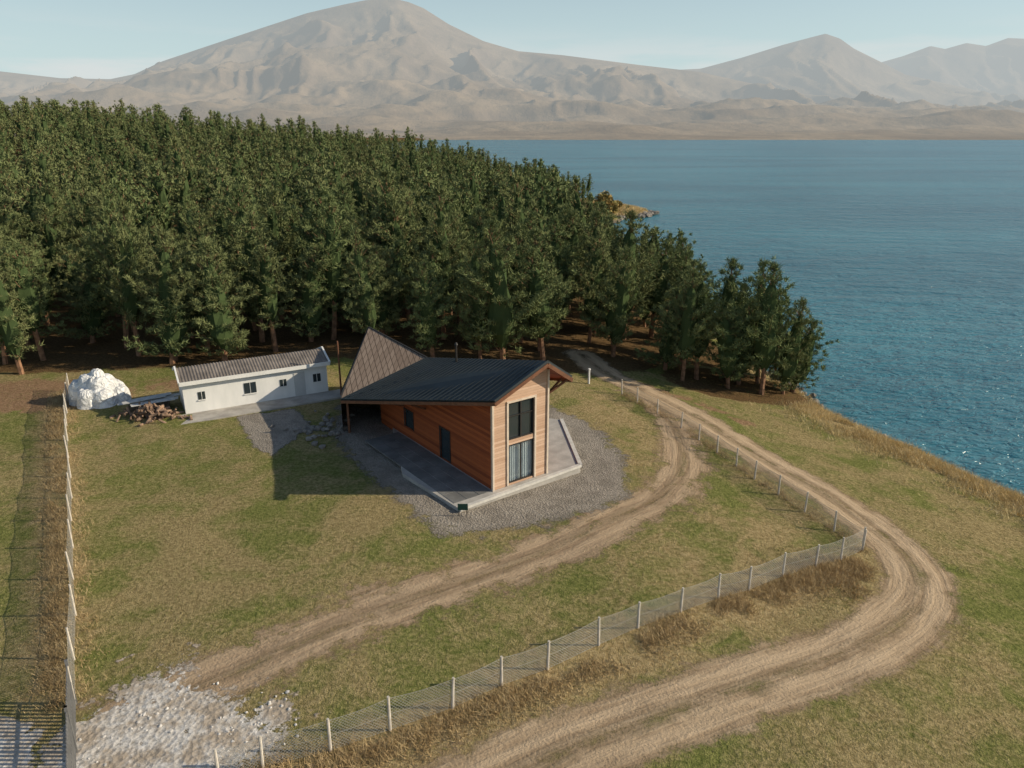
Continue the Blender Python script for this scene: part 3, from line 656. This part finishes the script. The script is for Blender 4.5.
P_=Acc(); P_.prism([Cb(-.6,-2.1,-.3),Cb(CL+1.2,-1.9,-.3),Cb(CL+1.2,-.0,-.3),Cb(-.6,-.0,-.3)],[Cb(-.6,-2.1,.10),Cb(CL+1.2,-1.9,.10),Cb(CL+1.2,-.01,.10),Cb(-.6,-.01,.10)])
P_.make('concrete_path',simple('worn_concrete',(.38,.355,.32),.95,.25,.7))

# ---------------------------------------------------------------- tarp-covered heap: sheet draped over stacked bags
r0=np.random.default_rng(3); bags=[]
for i in range(7): a=i/7*6.283+r0.normal(0,.2); bags.append((1.35*math.cos(a),1.15*math.sin(a),.85,1.45+r0.normal(0,.12)))
for i in range(4): a=i/4*6.283+.5; bags.append((.62*math.cos(a),.55*math.sin(a),.85,2.25+r0.normal(0,.15)))
bags.append((.1,.0,.7,2.6))
ths=np.linspace(0,2*math.pi,97)[:-1]; rs=np.linspace(0,2.35,56); RR,TH=np.meshgrid(rs,ths,indexing='ij'); hx=RR*np.cos(TH); hy=RR*np.sin(TH)*.9; hz_=hx*0-.15
for bx_,by_,br_,bh_ in bags:
    dd_=((hx-bx_)**2+(hy-by_)**2)/br_**2; hz_=np.maximum(hz_,bh_*np.clip(1-dd_**1.6,0,1)**.38-.12*(dd_>1))
hz_=hz_+.05*np.sin(TH*15+RR*5)*np.clip(RR,0,1)*(hz_>0)+(fbm(hx*3,hy*3,9,3)-.5)*.22*(hz_>0)
a_,b_=hx.shape; hi=np.arange(a_*b_).reshape(a_,b_); hj=np.roll(hi,-1,axis=1)
HF=np.stack([hi[:-1],hi[1:],hj[1:],hj[:-1]],-1).reshape(-1,4)
m=M('white_tarp'); p=m.pos(); n=m.noise(1.6,3,.55,p,2.); c=m.mix(m.ramp(n,.35,.6),(.58,.58,.58),(.78,.78,.77)); MAT_TARP=m.done(m.bsdf(c,.4,m.bump(n,.8,.35),.4))
obj('tarp_covered_heap',mesh_np('tarp_covered_heap',np.stack([hx,hy,hz_],-1).reshape(-1,3),HF,MAT_TARP,True),None,(-32.3,54.6,0))

def rocks(name,P,smin,smax,mat,flat=.65):
    import bmesh
    bm=bmesh.new(); bmesh.ops.create_icosphere(bm,subdivisions=1,radius=1.); bv=np.array([v.co[:] for v in bm.verts]); bf=np.array([[v.index for v in f.verts] for f in bm.faces]); bm.free()
    V=[];F=[]
    for k,(x,y,z) in enumerate(P):
        s=rng.uniform(smin,smax); v=bv*(1+rng.uniform(-.25,.25,(len(bv),1)))*s*np.array([rng.uniform(.8,1.3),rng.uniform(.8,1.2),flat])
        a=rng.uniform(0,6.28); c,s_=math.cos(a),math.sin(a); v=np.stack([v[:,0]*c-v[:,1]*s_,v[:,0]*s_+v[:,1]*c,v[:,2]],-1)+np.array([x,y,z])
        F.append(bf+len(bv)*k); V.append(v)
    return obj(name,mesh_np(name,np.concatenate(V),np.concatenate(F),mat))
MAT_ROCK=simple('grey_stone',(.22,.20,.175),.9,.35,1.5)
pile=empty('firewood_pile',(0,0,0))
LG=Acc()
for i in range(170):
    r=abs(rng.normal(0,1)); a=rng.uniform(0,6.28); x=-26.7+1.4*r*math.cos(a)*.9; y=51.0+.8*r*math.sin(a); z=Hs(x,y)+.08+max(0,.9-.5*r)*rng.uniform(0,1)
    b=rng.uniform(0,3.14); l=rng.uniform(.2,.35); e_=rng.normal(0,.12)
    LG.cyl((x-l*math.cos(b),y-l*math.sin(b),z-e_),(x+l*math.cos(b),y+l*math.sin(b),z+e_),rng.uniform(.06,.11),None,7)
LG.make('split_logs',simple('cut_wood',(.27,.18,.125),.85,.6,1.6),pile)
SH=Acc()
for i in range(7):
    x=-27.2+rng.normal(0,.5); y=52.6+rng.normal(0,.35); b=.5+rng.normal(0,.15); z=.75+i*.045
    SH.beam((x-1.5*math.cos(b),y-1.5*math.sin(b),z),(x+1.5*math.cos(b),y+1.5*math.sin(b),z+rng.normal(0,.05)),.55,.03)
SH.make('stacked_boards',simple('pale_boards',(.50,.49,.47),.7,.2),pile)
ST=Acc(); ST.prism([(-28.6,51.7,-.1),(-26.2,53.,-.1),(-26.5,53.8,-.1),(-28.9,52.5,-.1)],[(-28.6,51.7,.72),(-26.2,53.,.72),(-26.5,53.8,.72),(-28.9,52.5,.72)]); ST.make('pallet_stack',simple('old_pallet',(.16,.13,.10),.9,.3),pile)
PR=[(-13.6+rng.normal(0,.9),48.6+rng.normal(0,1.2),rng.uniform(0,.15)) for i in range(60)]
rocks('rubble_pile',PR,.10,.30,MAT_ROCK)
PR=[]
for i in range(260):
    y=rng.uniform(234,264); x=float(shx(y))+rng.normal(0,.9); PR.append((x,y,-5.9+rng.uniform(-.2,.4)))
rocks('shore_rocks',PR,.5,1.3,MAT_ROCK)
PR=[]
for i in range(500):
    y=rng.uniform(30,80); x=float(shx(y))+rng.normal(-.1,.45); PR.append((x,y,-5.95+rng.uniform(-.1,.2)))
rocks('shore_stones',PR,.12,.42,MAT_ROCK)
PR=[]
for i in range(420):
    x=rng.uniform(-15.5,-7.5); y=rng.uniform(16.5,24.5)
    if float(polysd(np.array(x),np.array(y),CH))>-.2 and float(fbm(np.array(x*.8),np.array(y*.8),15,3))>.5: PR.append((x,y,Hs(x,y)+.02))
rocks('chalk_stones',PR,.02,.085,simple('chalk_stone',(.60,.57,.53),.9,.2,2.))

m=M('autumn_leaves'); p=m.pos(); n=m.noise(.5,3,.6,p); c=m.mix(m.ramp(n,.35,.65),(.46,.32,.12),(.24,.21,.08)); MAT_AUT=m.done(m.diff(c))
def bush(name,x,y,r,h):
    N=1500; u=rng.normal(0,1,(N,3)); u/=np.linalg.norm(u,axis=1,keepdims=True); rad=rng.uniform(.55,1.08,(N,1))*(1+.25*np.sin(u[:,:1]*5+u[:,1:2]*4))
    c=u*rad*np.array([r,r,h/2])+np.array([x,y,Hs(x,y)+h*.5]); a=rng.normal(0,.28,(N,3)); b=rng.normal(0,.28,(N,3))
    v=np.stack([c-a,c+a,c+b],1).reshape(-1,3); return obj(name,mesh_np(name,v,np.arange(3*N).reshape(-1,3),MAT_AUT))
for x,y,r,h in ((31,238,2.2,3.4),(28.5,232,2.0,3.4),(34,246,1.6,2.),(29.5,243,2.4,4.5),(27,225,1.8,3.4)): bush('autumn_bush',x,y,r,h)
yy=rng.uniform(236,262,3000); xx=rng.uniform(24,47,3000); k=shx(yy)-xx>1.5
blades('point_dry_grass',np.stack([xx,yy],-1)[k],.4,1.0,8,.4,.06,MAT_REED)

sg=empty('information_sign',(-2.7,36.3,Hs(-2.7,36.3)))
s_=Acc(); s_.beam((-.22,0,-.2),(-.22,0,.75),.04); s_.beam((.22,.0,-.2),(.22,.0,.75),.04); s_.make('legs',MAT_FRAME,sg)
s_=Acc(); s_.beam((-.28,-.05,.6),(.28,-.05,.6),.03,.38); s_.make('board',simple('green_board',(.02,.07,.05),.5,.1),sg)
mp=Acc(); mp.cyl((6.8,62.1,-1.4),(6.8,62.1,.2),.10,.09,10); mp.cyl((6.8,62.1,.2),(6.8,62.1,.3),.14,.10,10); mp.make('white_marker_post',MAT_WHITE)
up_=Acc(); up_.cyl((-13.6,55.6,-.3),(-13.6,55.6,4.6),.08,.06,10); up_.make('timber_pole',MAT_BEAM)

# ---------------------------------------------------------------- light, sky, camera
el=math.radians(25.5); az=math.radians(0)
sd_=Vector((math.cos(el)*math.cos(az),math.cos(el)*math.sin(az),math.sin(el)))
L=bpy.data.lights.new('sun','SUN'); L.energy=5.; L.angle=math.radians(.5); L.color=(1,.87,.66)
lo=bpy.data.objects.new('sun',L); link(lo); lo.rotation_euler=sd_.to_track_quat('Z','Y').to_euler(); lo.location=(60,0,60)
w=bpy.data.worlds.new('World'); S.world=w; w.use_nodes=True; nt=w.node_tree; nt.nodes.clear()
sky=nt.nodes.new('ShaderNodeTexSky'); sky.sky_type='NISHITA'; sky.sun_disc=False; sky.sun_elevation=el; sky.sun_rotation=math.radians(90)-az
sky.altitude=200; sky.air_density=1.; sky.dust_density=.8; sky.ozone_density=1.
tc=nt.nodes.new('ShaderNodeTexCoord'); sp=nt.nodes.new('ShaderNodeSeparateXYZ'); nt.links.new(tc.outputs['Generated'],sp.inputs[0])
mr=nt.nodes.new('ShaderNodeMapRange'); mr.interpolation_type='SMOOTHSTEP'; nt.links.new(sp.outputs[2],mr.inputs['Value'])
mr.inputs['From Min'].default_value=-.02; mr.inputs['From Max'].default_value=.36; mr.inputs['To Min'].default_value=.94; mr.inputs['To Max'].default_value=.05
mxw=nt.nodes.new('ShaderNodeMix'); mxw.data_type='RGBA'; nt.links.new(mr.outputs[0],mxw.inputs[0]); nt.links.new(sky.outputs[0],mxw.inputs[6]); mxw.inputs[7].default_value=(5.5,6.9,7.05,1)
mp_=nt.nodes.new('ShaderNodeMapping'); mp_.inputs['Scale'].default_value=(3,3,22); nt.links.new(tc.outputs['Generated'],mp_.inputs[0])
nz=nt.nodes.new('ShaderNodeTexNoise'); nz.inputs['Scale'].default_value=1.6; nz.inputs['Detail'].default_value=7; nt.links.new(mp_.outputs[0],nz.inputs['Vector'])
r1=nt.nodes.new('ShaderNodeMapRange'); r1.interpolation_type='SMOOTHSTEP'; nt.links.new(nz.outputs[0],r1.inputs[0]); r1.inputs[1].default_value=.42; r1.inputs[2].default_value=.62; r1.inputs[4].default_value=.6
r2=nt.nodes.new('ShaderNodeMapRange'); r2.interpolation_type='SMOOTHSTEP'; nt.links.new(sp.outputs[2],r2.inputs[0]); r2.inputs[1].default_value=.13; r2.inputs[2].default_value=.06
ml=nt.nodes.new('ShaderNodeMath'); ml.operation='MULTIPLY'; nt.links.new(r1.outputs[0],ml.inputs[0]); nt.links.new(r2.outputs[0],ml.inputs[1])
mxc=nt.nodes.new('ShaderNodeMix'); mxc.data_type='RGBA'; nt.links.new(ml.outputs[0],mxc.inputs[0]); nt.links.new(mxw.outputs[2],mxc.inputs[6]); mxc.inputs[7].default_value=(7.2,7.1,7.0,1)
bg=nt.nodes.new('ShaderNodeBackground'); bg.inputs[1].default_value=.105; ow=nt.nodes.new('ShaderNodeOutputWorld')
nt.links.new(mxc.outputs[2],bg.inputs[0]); nt.links.new(bg.outputs[0],ow.inputs[0])
cam=bpy.data.cameras.new('camera'); co=bpy.data.objects.new('camera',cam); link(co); S.camera=co
cam.sensor_width=36; cam.lens=26.02; cam.clip_start=.5; cam.clip_end=60000
co.location=(0,0,20); co.rotation_euler=(math.radians(90)-math.atan(252/740),0,0)
S.view_settings.view_transform='Standard'; S.view_settings.look='None'; S.view_settings.exposure=0
print('TREES',cnt)
